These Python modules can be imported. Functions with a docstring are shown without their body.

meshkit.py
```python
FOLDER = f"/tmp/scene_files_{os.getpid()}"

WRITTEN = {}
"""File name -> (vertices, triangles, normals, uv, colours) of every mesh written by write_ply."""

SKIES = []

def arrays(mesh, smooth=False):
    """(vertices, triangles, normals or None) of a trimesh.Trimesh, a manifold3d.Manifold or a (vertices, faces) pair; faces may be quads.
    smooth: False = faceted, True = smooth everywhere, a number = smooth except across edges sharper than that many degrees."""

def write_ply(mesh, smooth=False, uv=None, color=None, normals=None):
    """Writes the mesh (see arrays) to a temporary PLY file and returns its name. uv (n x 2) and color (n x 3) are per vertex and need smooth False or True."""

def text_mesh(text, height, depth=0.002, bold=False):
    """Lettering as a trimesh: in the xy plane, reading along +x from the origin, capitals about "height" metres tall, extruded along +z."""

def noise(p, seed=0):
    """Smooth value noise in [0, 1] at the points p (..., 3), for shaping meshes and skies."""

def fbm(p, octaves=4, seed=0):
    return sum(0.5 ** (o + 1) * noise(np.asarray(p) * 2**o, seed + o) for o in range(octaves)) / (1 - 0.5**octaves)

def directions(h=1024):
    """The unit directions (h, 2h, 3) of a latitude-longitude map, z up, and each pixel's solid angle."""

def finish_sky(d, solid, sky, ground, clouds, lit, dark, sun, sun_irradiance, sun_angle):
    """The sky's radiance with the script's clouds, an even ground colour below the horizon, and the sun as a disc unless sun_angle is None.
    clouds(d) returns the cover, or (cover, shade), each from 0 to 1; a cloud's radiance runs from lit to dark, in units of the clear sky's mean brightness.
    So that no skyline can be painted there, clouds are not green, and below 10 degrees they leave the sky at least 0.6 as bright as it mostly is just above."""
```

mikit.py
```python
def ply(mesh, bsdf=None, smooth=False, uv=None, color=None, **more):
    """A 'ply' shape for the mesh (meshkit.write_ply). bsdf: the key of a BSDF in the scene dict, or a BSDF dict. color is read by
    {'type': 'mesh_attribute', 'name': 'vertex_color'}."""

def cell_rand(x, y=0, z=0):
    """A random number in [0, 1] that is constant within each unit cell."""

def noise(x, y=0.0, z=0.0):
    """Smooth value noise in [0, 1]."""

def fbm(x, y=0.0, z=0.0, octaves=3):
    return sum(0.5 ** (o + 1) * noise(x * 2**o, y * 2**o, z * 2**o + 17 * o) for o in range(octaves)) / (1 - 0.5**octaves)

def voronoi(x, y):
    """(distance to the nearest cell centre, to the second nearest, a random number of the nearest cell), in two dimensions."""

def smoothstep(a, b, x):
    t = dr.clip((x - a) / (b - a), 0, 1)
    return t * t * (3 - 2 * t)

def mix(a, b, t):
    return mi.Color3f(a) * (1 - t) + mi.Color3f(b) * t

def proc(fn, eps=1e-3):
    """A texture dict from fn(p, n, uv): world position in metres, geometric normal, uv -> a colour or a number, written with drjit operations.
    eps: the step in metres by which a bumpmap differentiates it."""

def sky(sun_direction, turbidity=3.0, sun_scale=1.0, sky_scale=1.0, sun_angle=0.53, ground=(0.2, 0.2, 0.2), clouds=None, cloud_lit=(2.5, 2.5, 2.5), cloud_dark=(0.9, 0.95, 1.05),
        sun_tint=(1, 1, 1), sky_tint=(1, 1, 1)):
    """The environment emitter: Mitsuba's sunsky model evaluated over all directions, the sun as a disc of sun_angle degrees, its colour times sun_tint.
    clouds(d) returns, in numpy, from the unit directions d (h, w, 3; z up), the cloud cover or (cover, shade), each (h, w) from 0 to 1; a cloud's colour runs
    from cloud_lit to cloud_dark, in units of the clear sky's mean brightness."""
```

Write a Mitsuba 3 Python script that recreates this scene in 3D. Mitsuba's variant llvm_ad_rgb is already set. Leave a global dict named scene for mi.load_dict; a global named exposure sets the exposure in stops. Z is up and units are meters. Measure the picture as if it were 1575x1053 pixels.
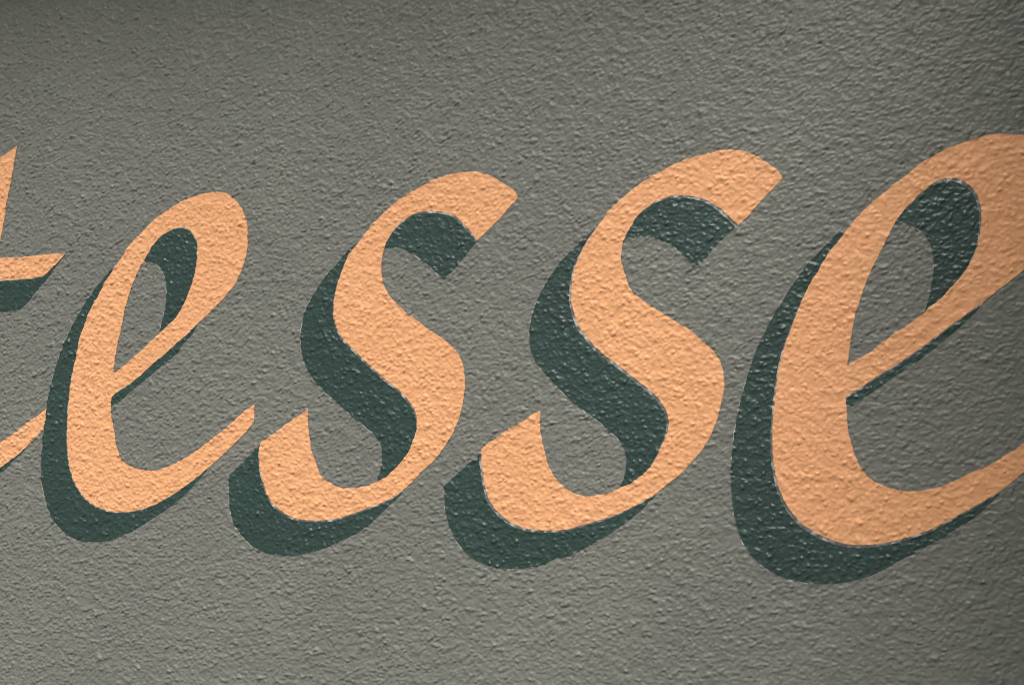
import numpy as np, shapely, shapely.affinity, trimesh, mitsuba as mi, drjit as dr, mikit
from mikit import proc, fbm, noise, mix, smoothstep
T4 = mi.ScalarTransform4f

scene, labels = {}, {}

# ------------------------------------------------------------------ camera, sky, exposure
scene['camera'] = {'type': 'perspective', 'fov': 48.4555, 'fov_axis': 'x', 'near_clip': 0.05, 'far_clip': 500.0,
                   'to_world': T4().look_at(origin=[np.float64(0.48202), np.float64(-1.31314), np.float64(-0.05768)], target=[np.float64(0.13772), np.float64(-0.37518), np.float64(-0.01648)], up=[np.float64(0.01671), np.float64(-0.03775), np.float64(0.99915)])}
scene['sky'] = mikit.sky([np.sin(0.25) * np.cos(0.95), -np.cos(0.25) * np.cos(0.95), np.sin(0.95)], turbidity=3, sun_scale=0.3, sun_angle=34,
                         clouds=lambda d: 1.0, cloud_lit=(0.235, 0.235, 0.235), sun_tint=(0.895, 1.0, 1.21), ground=(0.2, 0.2, 0.19))
exposure = 3.6

# ------------------------------------------------------------------ materials
def grey_tone(p, n, uv):
    a = fbm(p.x * 9, p.z * 9 + 5, 2.0, 4)
    b = fbm(p.x * 60 + 3, p.z * 60, 7.0, 2)
    c = mix((0.150, 0.162, 0.149), (0.171, 0.184, 0.168), a)
    return c * (0.94 + 0.12 * b)

def peach_tone(p, n, uv):
    a = fbm(p.x * 14, p.z * 14, 4.0, 4)
    b = noise(p.x * 120, p.z * 120, 1.0)
    return mix((0.72, 0.362, 0.174), (0.775, 0.402, 0.208), a) * (0.965 + 0.07 * b)

def green_tone(p, n, uv):
    a = fbm(p.x * 16, p.z * 16, 9.0, 4)
    return mix((0.0130, 0.039, 0.0355), (0.0205, 0.0535, 0.048), a)

def pale_tone(p, n, uv):
    return mix((0.12, 0.125, 0.12), (0.40, 0.405, 0.39), smoothstep(0.45, 0.85, noise(p.x * 190, p.z * 190, 3.0)))

def grit(p, n, uv):                          # sand in the coat, finer than the mesh
    return 0.00022 * noise(p.x * 330, p.z * 420, 0.0) + 0.00010 * noise(p.x * 620 + 7, p.z * 700, 5.0)

def far_relief(p, n, uv):                    # the roughcast goes on as fine relief where the mesh gets coarse
    w = smoothstep(0.0, 0.12, dr.maximum(dr.maximum(dr.abs(p.x + 0.115) - 0.72, dr.abs(p.z - 0.02) - 0.53), 0))
    return grit(p, n, uv) + w * (0.0016 * noise(p.x * 150, p.z * 210, 0.0) + 0.0005 * noise(p.x * 300, p.z * 380, 3.0))

def paint(tone, rough, spec=0.5, bump=None):
    b = {'type': 'principled', 'base_color': proc(tone), 'roughness': rough, 'specular': spec}
    if bump:
        b = {'type': 'bumpmap', 'arbitrary': proc(bump, eps=4e-4), 'scale': 1.0, 'b': b}
    return {'type': 'twosided', 'b': b}

scene['grey_paint'] = paint(grey_tone, 0.5, 0.4, far_relief)
scene['peach_paint'] = paint(peach_tone, 0.5, 0.35, grit)
scene['green_paint'] = paint(green_tone, 0.46, 0.7, grit)
scene['pale_paint'] = paint(pale_tone, 0.5, 0.4, grit)

# ------------------------------------------------------------------ relief of the roughcast: a height field in metres
H, HZ = 0.00115, 0.00105                       # grid steps
NX, NZ = 1256, 1008
X0, Z0 = -0.838, -0.512
TX, TZ = 1536, 1152                          # periodic tile the relief is made on
rng = np.random.default_rng(5)
kx = np.fft.fftfreq(TX, H)[None, :]
kz = np.fft.fftfreq(TZ, HZ)[:, None]

def band(wave, aspect, angle, width):
    ca, sa = np.cos(np.radians(angle)), np.sin(np.radians(angle))
    u, v = (kx * ca + kz * sa) * aspect, -kx * sa + kz * ca
    k = np.hypot(u, v) * wave
    s = np.exp(-np.log(np.maximum(k, 1e-6)) ** 2 / (2 * width ** 2))
    g = np.fft.ifft2(np.fft.fft2(rng.standard_normal((TZ, TX))) * s).real
    return g / g.std()

def grains(per_mm2, sx, sz, angle, spread):
    """Rounded grains of roughcast, thrown on at random: height 1, half-widths sx and sz in metres."""
    a = np.where(rng.random((TZ, TX)) < per_mm2 * H * HZ * 1e6, np.exp(spread * rng.standard_normal((TZ, TX))), 0)
    ca, sa = np.cos(np.radians(angle)), np.sin(np.radians(angle))
    u, v = kx * ca + kz * sa, -kx * sa + kz * ca
    g = np.fft.ifft2(np.fft.fft2(a) * np.exp(-2 * np.pi ** 2 * ((u * sx) ** 2 + (v * sz) ** 2))).real
    return g * 2 * np.pi * sx * sz / (H * HZ)

t_up = np.linspace(0, 1, TZ)[:, None]
up, lo = np.sqrt(t_up), np.sqrt(1 - t_up)
main = band(0.0058, 1.25, 22, 0.42) * up + band(0.0058, 1.4, 2, 0.42) * lo
small = grains(1 / 13, 0.0013, 0.00105, 20, 0.35) * up + grains(1 / 13, 0.0014, 0.00105, 0, 0.35) * lo
large = grains(1 / 75, 0.0020, 0.0015, 25, 0.35) * up + grains(1 / 75, 0.0022, 0.0015, 0, 0.35) * lo
pits = grains(1 / 70, 0.0012, 0.0010, 10, 0.4)
broad = band(0.024, 1.3, 10, 0.5)
strong = 1 + 0.15 * np.tanh(band(0.045, 1.2, 0, 0.5))
relief = (0.00014 * main + 0.00047 * small + 0.00064 * large - 0.00046 * pits) * strong + 0.00016 * broad
relief *= np.linspace(1.15, 0.80, TX)                          # thrown on a little coarser at one end
relief -= relief.mean()
fz, fx = np.arange(NZ + 1), np.arange(NX + 1)
edge = np.minimum.outer(np.minimum(fz, NZ - fz), np.minimum(fx, NX - fx)) / 12.0
core = relief[:NZ + 1, :NX + 1] * np.clip(edge, 0, 1)
XS, ZS = X0 + fx * H, Z0 + fz * HZ

# ------------------------------------------------------------------ the wall: fine mesh in the middle, coarser and coarser outwards
def outward(a, b, first, grow=1.42):
    s, out, d = abs(b - a), [], first
    t = d
    while t < s:
        out.append(t)
        d *= grow
        t += d
    out.append(s)
    return a + np.sign(b - a) * np.array(out)

gx = np.r_[outward(XS[0], -4.0, H)[::-1], XS, outward(XS[-1], 3.5, H)]
gz = np.r_[outward(ZS[0], -1.56, HZ)[::-1], ZS, outward(ZS[-1], 2.2, HZ)]
nl, nb = len(outward(XS[0], -4.0, H)), len(outward(ZS[0], -1.56, HZ))
hh = np.zeros((len(gz), len(gx)))
hh[nb:nb + NZ + 1, nl:nl + NX + 1] = core
vx, vz = np.meshgrid(gx, gz)
verts = np.stack([vx, -hh, vz], -1).reshape(-1, 3)
w = len(gx)
i = (np.arange(len(gz) - 1)[:, None] * w + np.arange(w - 1)[None]).ravel()
faces = np.vstack([np.c_[i, i + 1, i + w + 1], np.c_[i, i + w + 1, i + w]])   # normals face -y, to the street
scene['wall'] = mikit.ply((verts, faces), 'grey_paint', smooth=True)
labels['wall'] = {'label': 'grey painted roughcast wall with pebbly relief behind the painted lettering', 'category': 'wall'}

# the surface of the sign paint over the relief, and its normals
from scipy.ndimage import gaussian_filter
coated = core + 0.55 * np.maximum(gaussian_filter(core, 1.6) + 0.00002 - core, 0)     # thick sign paint half fills the pits
gzn, gxn = np.gradient(coated, HZ, H)
NRM = np.stack([-gxn, -np.ones_like(core), -gzn], -1)
NRM /= np.linalg.norm(NRM, axis=-1, keepdims=True)

# ------------------------------------------------------------------ the painted lettering: outlines on the wall in millimetres (x, z), c = corner
CURVES = {
    't_face': '-777.2,303.9c -781.9,281.2 -785.8,259.3 -791.1,239.4 -794.4,224.8 -798.5,201.2 -803.8,173.8 -811.5,138.4c -771.7,138.0 -737.5,139.1 -710.4,140.2 -685.7,139.2c -696.8,129.7 -712.2,117.8 -723.3,110.1 -739.2,107.0 -771.1,105.5 -805.9,105.0 -817.0,104.3c -840.8,1.0 -861.1,-95.5 -865.6,-119.6 -852.6,-141.6 -827.8,-143.2 -801.1,-133.2 -782.8,-124.0 -766.9,-114.8 -748.9,-102.9 -731.0,-93.0 -715.9,-83.0c -716.9,-96.4 -721.6,-113.4c -732.7,-123.4 -757.2,-143.4 -779.9,-158.2 -800.4,-170.3 -836.7,-189.3 -886.4,-198.2 -935.1,-181.9 -954.1,-145.1 -946.2,-95.9 -906.0,103.0c -996.9,99.1c -984.5,131.7c -896.5,135.1c -873.4,236.2 -863.9,263.1c -809.6,287.8 -793.4,294.9',
    't_shadow_bar': '-685.7,137.8c -696.8,127.9 -707.7,115.8 -720.9,101.9 -736.6,88.0 -749.9,73.9 -763.4,63.4 -772.5,59.1c -805.0,58.6 -829.6,58.8c -812.4,121.0c -733.9,127.5c',
    't_shadow_tail': '-722.5,-108.8c -766.1,-153.5 -777.5,-161.8 -791.1,-172.9 -800.2,-178.9 -848.7,-205.8 -911.3,-214.4 -976.4,-189.8 -1010.4,-146.0 -998.5,-96.2c -914.1,-95.8c -912.7,-154.2 -849.6,-167.5 -776.7,-142.4c',
    'e1_face': '-367.5,-77.0c -367.8,-100.2c -379.8,-112.7 -397.1,-128.7 -414.6,-143.0 -430.3,-155.8 -448.0,-168.8 -471.9,-185.3 -500.0,-202.2 -526.6,-214.9 -549.2,-222.5 -572.3,-226.7 -603.9,-226.1 -629.6,-219.1 -645.0,-209.9 -658.2,-195.4 -667.2,-180.7 -674.1,-162.1 -677.0,-143.9 -678.5,-122.8 -677.8,-99.7 -677.3,-80.3 -674.1,-55.5 -669.7,-31.2 -662.5,-3.3 -657.3,19.7 -648.9,39.0 -638.3,60.0 -627.7,75.6 -616.0,94.7 -607.6,104.9 -598.2,116.9 -586.6,130.5 -575.2,144.5 -556.3,160.6 -531.4,181.2 -504.6,195.2 -484.2,204.4 -457.8,211.0 -441.8,212.9 -425.8,213.0 -413.8,210.0 -401.9,201.6 -391.0,190.8 -384.1,176.9 -380.4,164.9 -379.6,151.5 -379.8,136.3 -383.6,118.1 -391.3,99.8 -400.9,83.4 -413.2,71.0 -426.4,59.0 -444.1,44.5 -460.0,32.2 -478.1,17.2 -488.2,10.6 -510.5,-6.2 -535.1,-22.7 -549.6,-34.2 -564.1,-44.5 -580.8,-54.0 -595.6,-62.6 -600.8,-67.0c -602.2,-80.1 -600.9,-94.0 -597.1,-111.3 -593.6,-128.7 -588.0,-144.2 -579.4,-157.0 -566.7,-163.7 -552.0,-167.3 -537.4,-168.5 -520.9,-167.0 -498.4,-159.8 -480.3,-151.8 -460.2,-140.4 -438.5,-126.7 -420.8,-114.8 -403.2,-102.1 -385.8,-87.8 -375.2,-81.2',
    'e1_hole': '-598.5,-32.9c -596.3,-12.9 -591.3,11.4 -585.2,32.3 -581.2,49.7 -576.2,68.8 -569.0,87.7 -559.8,106.6 -551.0,120.9 -542.9,131.6 -535.1,143.1 -520.7,156.3 -508.4,162.6 -494.0,167.4 -481.8,166.8 -471.6,162.0 -464.4,154.0 -460.2,141.7 -459.4,128.0 -461.9,111.0 -466.8,94.2 -472.7,79.0 -482.0,60.3 -498.7,38.5 -508.9,30.7 -519.1,22.9 -531.6,13.4 -556.2,-5.2 -579.1,-21.9',
    'e1_shadow_left': '-603.9,114.8c -617.3,101.8 -630.0,89.8 -639.7,78.7 -657.9,57.0 -666.5,43.0 -679.4,23.7 -690.2,2.5 -699.9,-21.6 -708.3,-46.5 -712.5,-60.7 -715.5,-78.6 -717.8,-98.2 -720.5,-114.4 -722.4,-130.4 -723.7,-144.7 -724.1,-162.5 -723.3,-180.3 -721.2,-198.1 -716.5,-212.1 -710.6,-227.9 -701.5,-242.5 -688.0,-255.3 -670.2,-266.0 -652.7,-270.5 -633.1,-271.3 -613.9,-270.2 -594.8,-265.4 -573.8,-257.7 -551.0,-246.4 -528.3,-233.7 -508.0,-221.9 -489.7,-209.5 -471.2,-195.7 -457.8,-182.5 -447.9,-173.8 -440.1,-163.6c -461.1,-162.3c -513.9,-192.0c -568.2,-207.0c -624.2,-190.4c -653.4,-140.5c -651.3,-57.3c -627.6,35.0c -589.2,107.8c',
    'e1_shadow_counter': '-548.3,121.7c -541.0,121.3 -528.5,118.5 -520.2,112.0 -512.7,98.0 -510.5,84.0 -510.3,68.6 -513.3,53.2 -517.2,37.7 -521.2,24.5c -507.9,24.3c -474.0,58.5c -451.2,111.5c -451.6,147.3c -467.7,172.4c -496.7,176.7c -529.1,162.0c -556.1,129.4c',
    'e1_shadow_bar': '-605.8,-64.7c -601.1,-78.9c -595.4,-76.6 -584.8,-70.5 -568.1,-58.8 -552.7,-48.4 -533.2,-35.0 -514.9,-22.0 -492.0,-6.5 -482.0,5.4 -468.0,18.7 -458.8,31.3c -473.7,28.9c -548.6,-24.9c',
    's1_face': '9.2,179.7c 3.9,186.7 -10.0,197.6 -21.5,204.6 -34.7,210.9 -48.1,214.6 -61.5,215.4 -74.9,214.7 -92.0,211.7 -109.1,206.5 -129.9,197.5 -147.3,189.0 -161.4,181.1 -175.5,169.9 -189.8,157.7 -205.0,141.7 -216.6,128.5 -225.7,119.1 -232.8,104.8 -240.0,86.9 -245.4,70.4 -247.6,54.2 -247.5,41.2 -244.9,28.2 -237.9,13.6 -223.4,-1.2 -205.3,-17.5 -187.5,-32.1 -171.8,-45.1 -155.2,-56.7 -140.7,-70.6 -132.3,-81.2 -128.5,-93.7 -128.7,-107.8 -133.0,-120.3 -139.1,-134.5 -147.7,-146.4 -159.9,-158.5 -173.9,-169.8 -189.7,-177.3 -207.5,-182.5 -221.8,-184.5 -236.2,-184.0 -250.8,-178.8 -261.8,-172.6 -269.1,-163.2 -274.7,-148.0 -279.4,-138.4 -282.3,-123.8 -285.1,-104.4 -285.8,-82.9c -311.3,-98.1 -330.0,-110.6 -347.1,-121.3 -358.5,-128.1c -359.4,-143.7 -358.2,-160.2 -354.3,-174.9 -346.4,-196.0 -336.7,-208.6 -322.5,-218.4 -306.3,-225.1 -287.7,-227.4 -265.6,-227.0 -243.7,-224.1 -222.2,-217.9 -200.7,-210.0 -177.0,-201.2 -156.8,-191.3 -137.7,-176.3 -120.1,-159.2 -104.8,-146.4 -92.9,-132.2 -82.8,-118.1 -74.4,-102.6 -67.7,-84.0 -64.3,-67.1 -62.4,-51.6 -63.4,-36.2 -68.4,-17.6 -75.1,-8.2 -88.6,3.7 -107.3,15.8 -124.6,27.9 -145.3,42.6 -159.4,54.9 -168.2,64.7 -174.5,76.1 -178.0,89.4 -178.9,102.7 -176.3,116.9 -171.0,132.8 -163.1,145.1 -150.8,156.5 -136.8,164.5 -122.9,168.5 -107.4,168.4 -92.0,166.4 -76.7,161.2 -64.9,150.4 -53.2,138.0 -45.7,128.2c -18.3,151.8 -1.8,167.8',
    's1_shadow_hook': '-175.9,122.0c -164.8,124.2 -152.5,123.1 -138.5,116.9 -124.6,108.4 -110.8,98.4 -100.5,88.5 -92.0,80.7c -83.5,87.8 -66.6,104.4 -53.2,119.3 -45.9,127.1c -38.9,137.4c -62.6,161.5c -84.8,177.6c -129.9,177.0c -166.6,158.9c -185.2,122.0c',
    's1_shadow_left': '-214.4,132.6c -227.5,124.0 -242.0,108.4 -257.3,93.9 -274.9,73.0 -286.0,55.3 -293.3,39.1 -296.1,22.8 -296.6,4.8 -294.9,-11.6 -287.4,-29.6 -276.5,-45.3 -262.9,-58.2 -244.1,-72.8 -227.6,-86.3 -211.4,-97.4 -197.0,-108.4 -184.6,-119.4 -179.3,-128.9 -176.9,-141.4 -178.3,-155.6 -183.5,-170.6c -179.8,-176.3c -147.7,-159.0c -116.1,-132.2c -111.6,-91.3c -138.7,-54.3c -222.5,17.7c -232.3,77.3c -208.7,123.0c',
    's1_shadow_foot': '-406.4,-172.0c -384.8,-154.2 -371.4,-142.3 -356.5,-128.1c -346.4,-135.7c -346.1,-178.8c -328.0,-204.0c -288.7,-215.5c -221.7,-207.4c -143.2,-169.6c -151.8,-191.6 -163.2,-201.4 -177.8,-214.7 -195.4,-230.3 -213.2,-241.7 -231.0,-250.0 -254.5,-260.5 -280.1,-269.7 -302.3,-274.0 -324.7,-275.3 -347.4,-273.7 -368.5,-265.6 -385.9,-251.6 -398.7,-235.6 -403.6,-220.9 -406.1,-202.7 -406.3,-186.2',
    's2_face': '328.9,182.5c 322.1,191.3 311.1,200.6 301.4,207.7 288.8,214.4 274.7,217.8 263.3,218.9 250.3,217.2 233.0,214.2 215.4,210.3 199.2,204.2 182.8,196.5 170.8,190.6 158.6,183.3 143.5,171.6 127.4,158.8 118.4,148.7 109.1,135.9 99.8,124.4 93.5,114.9 87.2,103.2 82.7,92.6 79.3,80.2 76.8,63.8 76.8,48.8 79.9,35.2 86.0,18.6 96.1,5.0 108.3,-8.6 123.5,-21.1 140.1,-33.2 151.1,-42.2 165.5,-53.3 178.8,-64.3 187.5,-75.1 193.4,-86.7 194.8,-96.7 192.4,-109.8 186.5,-122.8 179.7,-137.4 170.7,-150.6 157.3,-162.5 145.2,-170.1 134.8,-174.4 122.7,-180.1 110.7,-183.2 98.3,-184.9 82.6,-183.1 68.7,-176.4 56.8,-165.5 47.2,-150.2 41.7,-130.9 37.9,-116.0 36.3,-99.4 37.2,-82.9c 27.6,-87.5 16.3,-95.1 3.4,-102.7 -9.5,-109.0 -21.0,-117.4 -32.5,-124.4 -40.3,-130.6c -40.4,-144.4 -38.7,-159.6 -35.8,-176.3 -29.3,-194.8 -18.5,-207.9 -0.1,-220.6 15.9,-226.0 31.9,-227.6 50.8,-227.4 70.5,-225.2 88.4,-219.7 108.6,-213.6 127.0,-207.1 147.2,-198.1 164.9,-188.4 178.3,-180.0 193.0,-167.9 207.6,-156.6 220.7,-142.8 236.6,-123.5 245.3,-107.8 251.9,-90.6 256.3,-73.5 259.8,-56.5 259.5,-43.6 256.4,-28.6 249.1,-15.1 236.3,-3.3 222.0,9.8 203.1,21.9 184.0,34.0 166.3,46.1 149.8,61.4 145.4,73.3 141.7,85.3 139.1,95.4 139.6,106.9 142.3,119.8 150.0,133.4 158.8,146.9 176.5,160.8 188.4,165.9 201.8,169.1 216.5,168.6 231.1,165.6 244.0,160.4 255.4,152.5 266.8,141.8 278.0,130.4c 289.4,140.5 306.4,159.5 321.9,174.2',
    's2_shadow_hook': '142.7,119.7c 153.7,122.6 165.7,122.6 179.2,120.2 191.0,115.2 203.8,107.6 215.2,96.8 224.5,83.1c 234.7,88.5 249.2,105.3 262.2,117.6 278.2,130.5c 281.3,138.6c 262.8,157.0c 232.8,175.6c 198.2,177.8c 162.8,160.6c 133.1,119.4c',
    's2_shadow_left': '111.5,140.1c 103.0,132.5 95.2,125.3 84.2,116.1 74.8,108.3 63.0,96.3 49.3,78.3 38.1,60.5 28.5,39.6 24.4,24.5 22.7,9.3 23.5,-4.3 28.3,-19.5 39.4,-35.0 50.4,-46.9 61.0,-57.7 75.4,-70.8 90.9,-82.7 106.3,-93.0 121.4,-106.2 133.5,-116.3 141.0,-127.9 143.6,-141.0 142.3,-155.6 135.9,-172.0c 140.6,-178.8c 172.1,-162.0c 203.3,-119.7c 207.4,-89.5c 180.8,-51.5c 105.9,11.1c 89.9,58.5c 110.6,124.4c',
    's2_shadow_foot': '-91.1,-178.2c -79.0,-167.5 -65.6,-155.6 -52.3,-145.4 -39.4,-135.8c -28.2,-138.8c -28.2,-170.8c -11.2,-202.1c 35.1,-216.3c 92.5,-206.4c 172.1,-169.6c 178.2,-183.0c 173.8,-186.6 163.3,-197.8 149.8,-209.2 130.8,-223.5 112.5,-235.2 92.3,-247.0 72.9,-257.4 52.7,-262.4 41.2,-268.9 19.0,-273.7 -1.9,-276.3 -19.7,-275.7 -36.0,-272.7 -50.8,-267.4 -67.4,-253.7 -79.0,-238.1 -85.8,-221.6 -89.2,-204.7 -90.5,-190.9',
    'e2_hole': '396.2,-31.5c 398.6,-15.0 401.5,4.2 405.5,23.9 410.6,39.7 416.0,55.7 423.1,73.1 433.3,93.2 441.7,110.1 453.3,131.0 468.0,147.7 482.3,160.4 493.7,167.8 505.1,169.8 516.3,167.0 524.9,161.0 532.2,151.8 535.6,139.6 536.6,124.8 535.3,108.9 532.4,95.7 524.6,77.6 517.0,64.6 505.6,51.6 495.3,40.3 486.4,32.8 473.6,21.6 460.7,11.8 447.8,3.3 433.4,-7.4 419.0,-18.8 405.7,-26.1',
    'e2_shadow_left': '393.3,119.4c 378.9,106.7 369.4,97.3 361.2,89.3 351.5,78.5 341.9,64.8 333.5,52.5 323.7,37.3 313.8,20.7 302.5,-0.6 293.9,-20.9 286.7,-42.1 280.8,-61.8 276.5,-78.8 272.7,-97.3 269.7,-117.1 267.3,-140.4 266.4,-162.0 267.6,-183.1 270.2,-204.1 274.2,-219.4 280.3,-234.5 291.3,-249.4 306.4,-261.1 321.3,-268.7 337.6,-272.6 356.4,-274.1 372.4,-273.7 385.6,-271.9 401.4,-267.7 417.1,-262.5 431.7,-254.5 447.3,-244.6 465.3,-234.4 483.4,-222.9 499.8,-211.7 514.7,-201.9 527.2,-192.2 538.3,-181.4 548.2,-170.7 554.7,-161.6c 544.6,-159.8c 485.8,-199.7c 411.9,-220.1c 356.6,-204.4c 328.8,-161.8c 326.0,-96.1c 334.0,-30.2c 359.9,42.6c 395.9,106.9c',
    'e2_shadow_counter': '447.7,121.6c 457.4,123.1 468.8,118.4 477.7,111.8 483.8,100.6 487.1,90.5 488.2,79.1 487.0,65.7 484.8,50.9 481.5,37.6 477.0,24.2c 482.9,21.2c 509.6,45.1c 539.5,86.0c 544.9,134.7c 531.3,167.2c 505.4,179.5c 475.3,163.7c 444.4,127.6c',
    'e2_shadow_bar': '391.4,-64.0c 394.7,-76.1c 400.2,-76.9 407.7,-72.7 420.4,-63.1 435.3,-52.2 447.8,-43.4 467.9,-29.6 486.9,-15.0 502.2,-1.8 517.3,11.2 528.6,22.9 540.6,37.2c 532.2,36.0c 462.4,-13.8c',
    'e2_face': '580.1,209.8 568.7,212.3 556.6,213.9 545.6,213.9 533.2,210.8 519.5,207.2 504.4,202.3 489.2,195.0 476.4,187.4 463.4,177.4 450.4,167.9 437.2,157.8 425.4,148.1 412.7,136.2 398.9,120.3 388.6,107.0 376.0,91.4 367.8,76.5 359.5,64.2 349.8,45.0 342.8,28.4 334.5,7.3 327.2,-13.0 322.9,-29.7 319.9,-46.5 317.7,-63.3 315.7,-80.1 314.1,-97.0 313.6,-113.7 314.2,-134.4 315.9,-149.6 319.8,-167.6 325.1,-181.4 333.2,-194.9 343.8,-207.0 357.2,-216.1 371.7,-223.0 385.0,-227.2 396.7,-229.2 409.8,-229.1 426.7,-227.0 443.6,-222.9 466.1,-215.1 484.9,-207.0 500.0,-197.8 514.9,-188.7 529.8,-179.7 542.1,-171.5 554.4,-162.6 564.1,-153.9 573.2,-145.3 597.8,-127.3 615.1,-111.8 627.2,-98.9c 627.3,-75.7c 619.6,-80.4 591.5,-101.9 573.8,-115.4 563.5,-123.4 551.3,-131.4 537.8,-140.2 520.6,-147.8 505.7,-156.0 490.6,-163.0 475.6,-167.4 460.3,-169.2 445.1,-167.6 431.0,-163.3 419.5,-156.8 410.5,-146.8 404.2,-134.1 399.2,-117.8 396.1,-102.8 395.0,-86.3 394.5,-75.4 394.4,-65.8c 407.4,-58.2 425.7,-45.8 442.5,-35.0 468.0,-17.5 488.4,-2.3 506.1,11.5 523.7,24.4 538.6,35.9 553.5,48.0 565.8,57.5 577.4,67.6 592.7,83.0 602.4,99.8 610.2,118.6 613.7,136.9 613.3,152.1 608.9,177.2 602.3,190.7 591.3,202.0',
}

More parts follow.
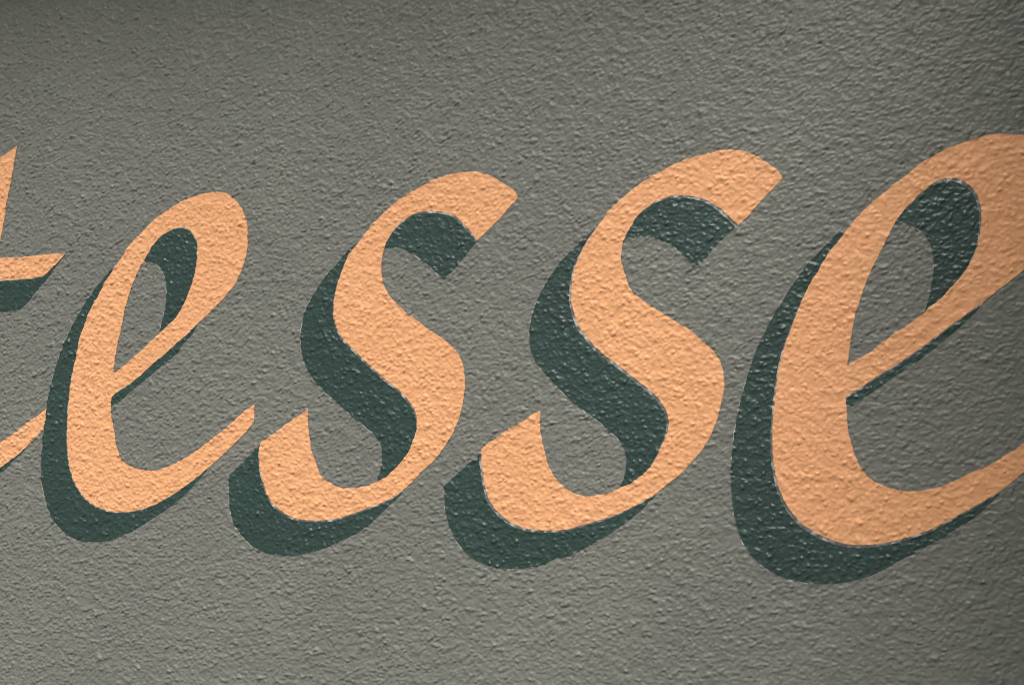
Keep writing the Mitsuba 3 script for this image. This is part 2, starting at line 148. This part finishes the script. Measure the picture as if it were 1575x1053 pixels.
def outline(text, step=0.0008, wobble=0.00016, seed=0):
    pts, corner = [], []
    for tok in text.split():
        corner.append(tok.endswith('c'))
        pts.append([float(q) / 1000 for q in tok.rstrip('c').split(',')])
    pts, corner, n = np.array(pts), np.array(corner), len(pts)
    out = []
    for k in range(n):
        p1, p2 = pts[k], pts[(k + 1) % n]
        L = np.linalg.norm(p2 - p1)
        m1 = np.zeros(2) if corner[k] else None
        m2 = np.zeros(2) if corner[(k + 1) % n] else None
        def tangent(j):
            a, b, c = pts[j - 1], pts[j], pts[(j + 1) % n]
            la, lb = np.linalg.norm(b - a), np.linalg.norm(c - b)
            return ((b - a) / la * lb + (c - b) / lb * la) / (la + lb) * L
        m1 = (p2 - p1) if corner[k] else tangent(k)
        m2 = (p2 - p1) if corner[(k + 1) % n] else tangent((k + 1) % n)
        if corner[k] and not corner[(k + 1) % n]: m1 = 1.5 * (p2 - p1) - 0.5 * m2
        if corner[(k + 1) % n] and not corner[k]: m2 = 1.5 * (p2 - p1) - 0.5 * m1
        t = np.arange(0, 1, min(1.0, step / L))[:, None]
        out.append((2*t**3 - 3*t**2 + 1)*p1 + (t**3 - 2*t**2 + t)*m1 + (-2*t**3 + 3*t**2)*p2 + (t**3 - t**2)*m2)
    out = np.vstack(out)
    # hand-cut edge: little waves along the outline
    r = np.random.default_rng(seed)
    nn = len(out)
    f = np.fft.rfftfreq(nn, step)
    jit = np.fft.irfft(np.fft.rfft(r.standard_normal(nn)) * np.exp(-np.log(np.maximum(f, 1e-6) * 0.016) ** 2 / (2 * 0.6 ** 2)), nn)
    jit *= wobble / jit.std()
    tg = np.roll(out, -1, 0) - np.roll(out, 1, 0)
    tg /= np.linalg.norm(tg, axis=1, keepdims=True) + 1e-12
    out = out + np.c_[tg[:, 1], -tg[:, 0]] * jit[:, None]
    return shapely.make_valid(shapely.Polygon(out))

SHAPE = {k: outline(v, seed=7 + j) for j, (k, v) in enumerate(CURVES.items())}

def film(region, lift):
    """The mesh of a coat of paint: the wall's own grid cut along the region's outline, lifted by its thickness (metres)."""
    region = shapely.intersection(region, shapely.box(XS[2], ZS[2], XS[-3], ZS[-3]))
    shapely.prepare(region)
    b = shapely.segmentize(region.boundary, HZ / 3)
    c = shapely.get_coordinates(b)
    ci = np.clip(((c - [X0, Z0]) / [H, HZ]).astype(int), 1, [NX - 2, NZ - 2])
    mark = np.zeros((NZ, NX), bool)
    for a in (-1, 0, 1):
        for e in (-1, 0, 1):
            mark[ci[:, 1] + a, ci[:, 0] + e] = True
    x0, z0, x1, z1 = region.bounds
    inside = np.zeros((NZ, NX), bool)
    a0, a1, e0, e1 = int((z0 - Z0) / HZ), int((z1 - Z0) / HZ) + 1, int((x0 - X0) / H), int((x1 - X0) / H) + 1
    cx, cz = np.meshgrid(XS[e0:e1] + H / 2, ZS[a0:a1] + HZ / 2)
    inside[a0:a1, e0:e1] = shapely.contains_xy(region, cx, cz)
    W = NX + 1
    jz, jx = np.nonzero(inside & ~mark)
    k = jz * W + jx
    F = np.vstack([np.c_[k, k + 1, k + W + 1], np.c_[k, k + W + 1, k + W]])
    used, inv = np.unique(F, return_inverse=True)
    uz, ux = used // W, used % W
    V = np.stack([XS[ux], -coated[uz, ux], ZS[uz]], -1)
    F, N = inv.reshape(-1, 3), NRM[uz, ux]
    # cells on the outline: each of their triangles cut by the outline
    jz, jx = np.nonzero(mark)
    k = jz * W + jx
    tri = np.vstack([np.c_[k, k + 1, k + W + 1], np.c_[k, k + W + 1, k + W]])
    flat = np.stack([XS[tri % W], ZS[tri // W]], -1)
    ring = shapely.polygons(np.concatenate([flat, flat[:, :1]], 1))
    full = shapely.contains_properly(region, ring)
    part = ~full & shapely.intersects(region, ring)
    VV, FF, NN, base = [V], [F], [N], len(V)
    def add(t, xz, fc):
        nonlocal base
        A = flat[t]
        M = np.linalg.inv(np.array([A[1] - A[0], A[2] - A[0]]).T)
        l = (xz - A[0]) @ M.T
        wts = np.c_[1 - l.sum(1), l]
        hz, hx = tri[t] // W, tri[t] % W
        VV.append(np.c_[xz[:, 0], -(wts @ coated[hz, hx]), xz[:, 1]])
        NN.append(wts @ NRM[hz, hx])
        FF.append(fc + base)
        base += len(xz)
    for t in np.nonzero(full)[0]:
        add(t, flat[t], np.array([[0, 1, 2]]))
    sel = np.nonzero(part)[0]
    for t, g in zip(sel, shapely.intersection(region, ring[sel])):
        for q in getattr(g, 'geoms', [g]):
            if q.geom_type != 'Polygon' or q.area < 1e-11:
                continue
            xz = np.array(shapely.orient_polygons(q).exterior.coords)[:-1]
            m = len(xz)
            if m == 3:
                fc = np.array([[0, 1, 2]])
            else:
                xz = np.vstack([xz, xz.mean(0)])
                fc = np.array([[e, (e + 1) % m, m] for e in range(m)])
            add(t, xz, fc)
    V, F, N = np.vstack(VV), np.vstack(FF), np.vstack(NN)
    N /= np.linalg.norm(N, axis=1, keepdims=True)
    return V + N * lift, F, N

import meshkit
def coat(key, region, lift, paint_key):
    V, F, N = film(region, lift)
    path = meshkit.write_ply((V, F), normals=N)
    scene[key] = {'type': 'ply', 'filename': path, 'face_normals': False, 'bsdf': {'type': 'ref', 'id': paint_key}}

GROUP = 'peach letters with green drop shadows painted on the wall'
LETTERS = [  # how far the shadow stencil missed the face (metres), face, holes, shadow pieces, label
    ((-0.001, -0.001), 't_face', [], ['t_shadow_bar', 't_shadow_tail'], 'peach letter t cut off by the left edge, only crossbar end and tail showing'),
    ((-0.0011, -0.0012), 'e1_face', ['e1_hole'], ['e1_shadow_left', 'e1_shadow_counter', 'e1_shadow_bar'], 'smaller complete peach letter e with closed loop, between cut-off t and first s'),
    ((-0.0012, -0.0025), 's1_face', [], ['s1_shadow_hook', 's1_shadow_left', 's1_shadow_foot'], 'smaller peach letter s painted right beside the complete e'),
    ((-0.0026, -0.0027), 's2_face', [], ['s2_shadow_hook', 's2_shadow_left', 's2_shadow_foot'], 'larger peach letter s painted just left of the cut-off big e'),
    ((-0.0022, -0.0034), 'e2_face', ['e2_hole'], ['e2_shadow_left', 'e2_shadow_counter', 'e2_shadow_bar'], 'largest peach letter e, cut off by the right edge'),
]
for n, (shift, face, holes, shadows, label) in enumerate(LETTERS):
    key = 'painted_letter' + ('_%03d' % n if n else '')
    body = SHAPE[face]
    for h in holes:
        body = shapely.difference(body, SHAPE[h])
    dark = shapely.union_all([SHAPE[s] for s in shadows])
    coat(key + '__drop_shadow', dark, 0.0002, 'green_paint')
    gap = shapely.intersection(shapely.difference(shapely.affinity.translate(body, *shift), body), dark)
    rim = shapely.difference(shapely.difference(shapely.affinity.translate(dark, -0.0009, -0.0005), dark), body)
    coat(key + '__edge_line', shapely.union(gap, rim), 0.00035, 'pale_paint')
    labels[key + '__edge_line'] = {'kind': 'stuff'}
    coat(key + '__face', body, 0.0005, 'peach_paint')
    labels[key] = {'label': label, 'category': 'letter', 'group': GROUP}

# ------------------------------------------------------------------ what shades the wall from outside the picture: the return wall on its right and the soffit above
def block(x0, x1, y0, y1, z0, z1):
    b = trimesh.creation.box((x1 - x0, y1 - y0, z1 - z0))
    b.apply_translation(((x0 + x1) / 2, (y0 + y1) / 2, (z0 + z1) / 2))
    return b
scene['wall__return_wall'] = mikit.ply(block(0.656, 1.1, -0.78, 0.02, -1.59, 0.855), 'grey_paint')
scene['wall__soffit'] = mikit.ply(block(-3.9, 3.4, -0.319, 0.02, 0.859, 1.02), 'grey_paint')

# ------------------------------------------------------------------ the pavement in front of the wall
def slab_tone(p, n, uv):
    return mix((0.17, 0.165, 0.155), (0.24, 0.235, 0.22), fbm(p.x * 3, p.y * 3, 0.0, 4))
scene['pavement_stone'] = paint(slab_tone, 0.8, 0.3)
g = trimesh.creation.box((400, 200, 0.2))
g.apply_translation((0, -99.9, -1.7))
scene['pavement'] = mikit.ply(g, 'pavement_stone')
labels['pavement'] = {'label': 'pale grey pavement in front of the wall', 'category': 'pavement', 'kind': 'structure'}
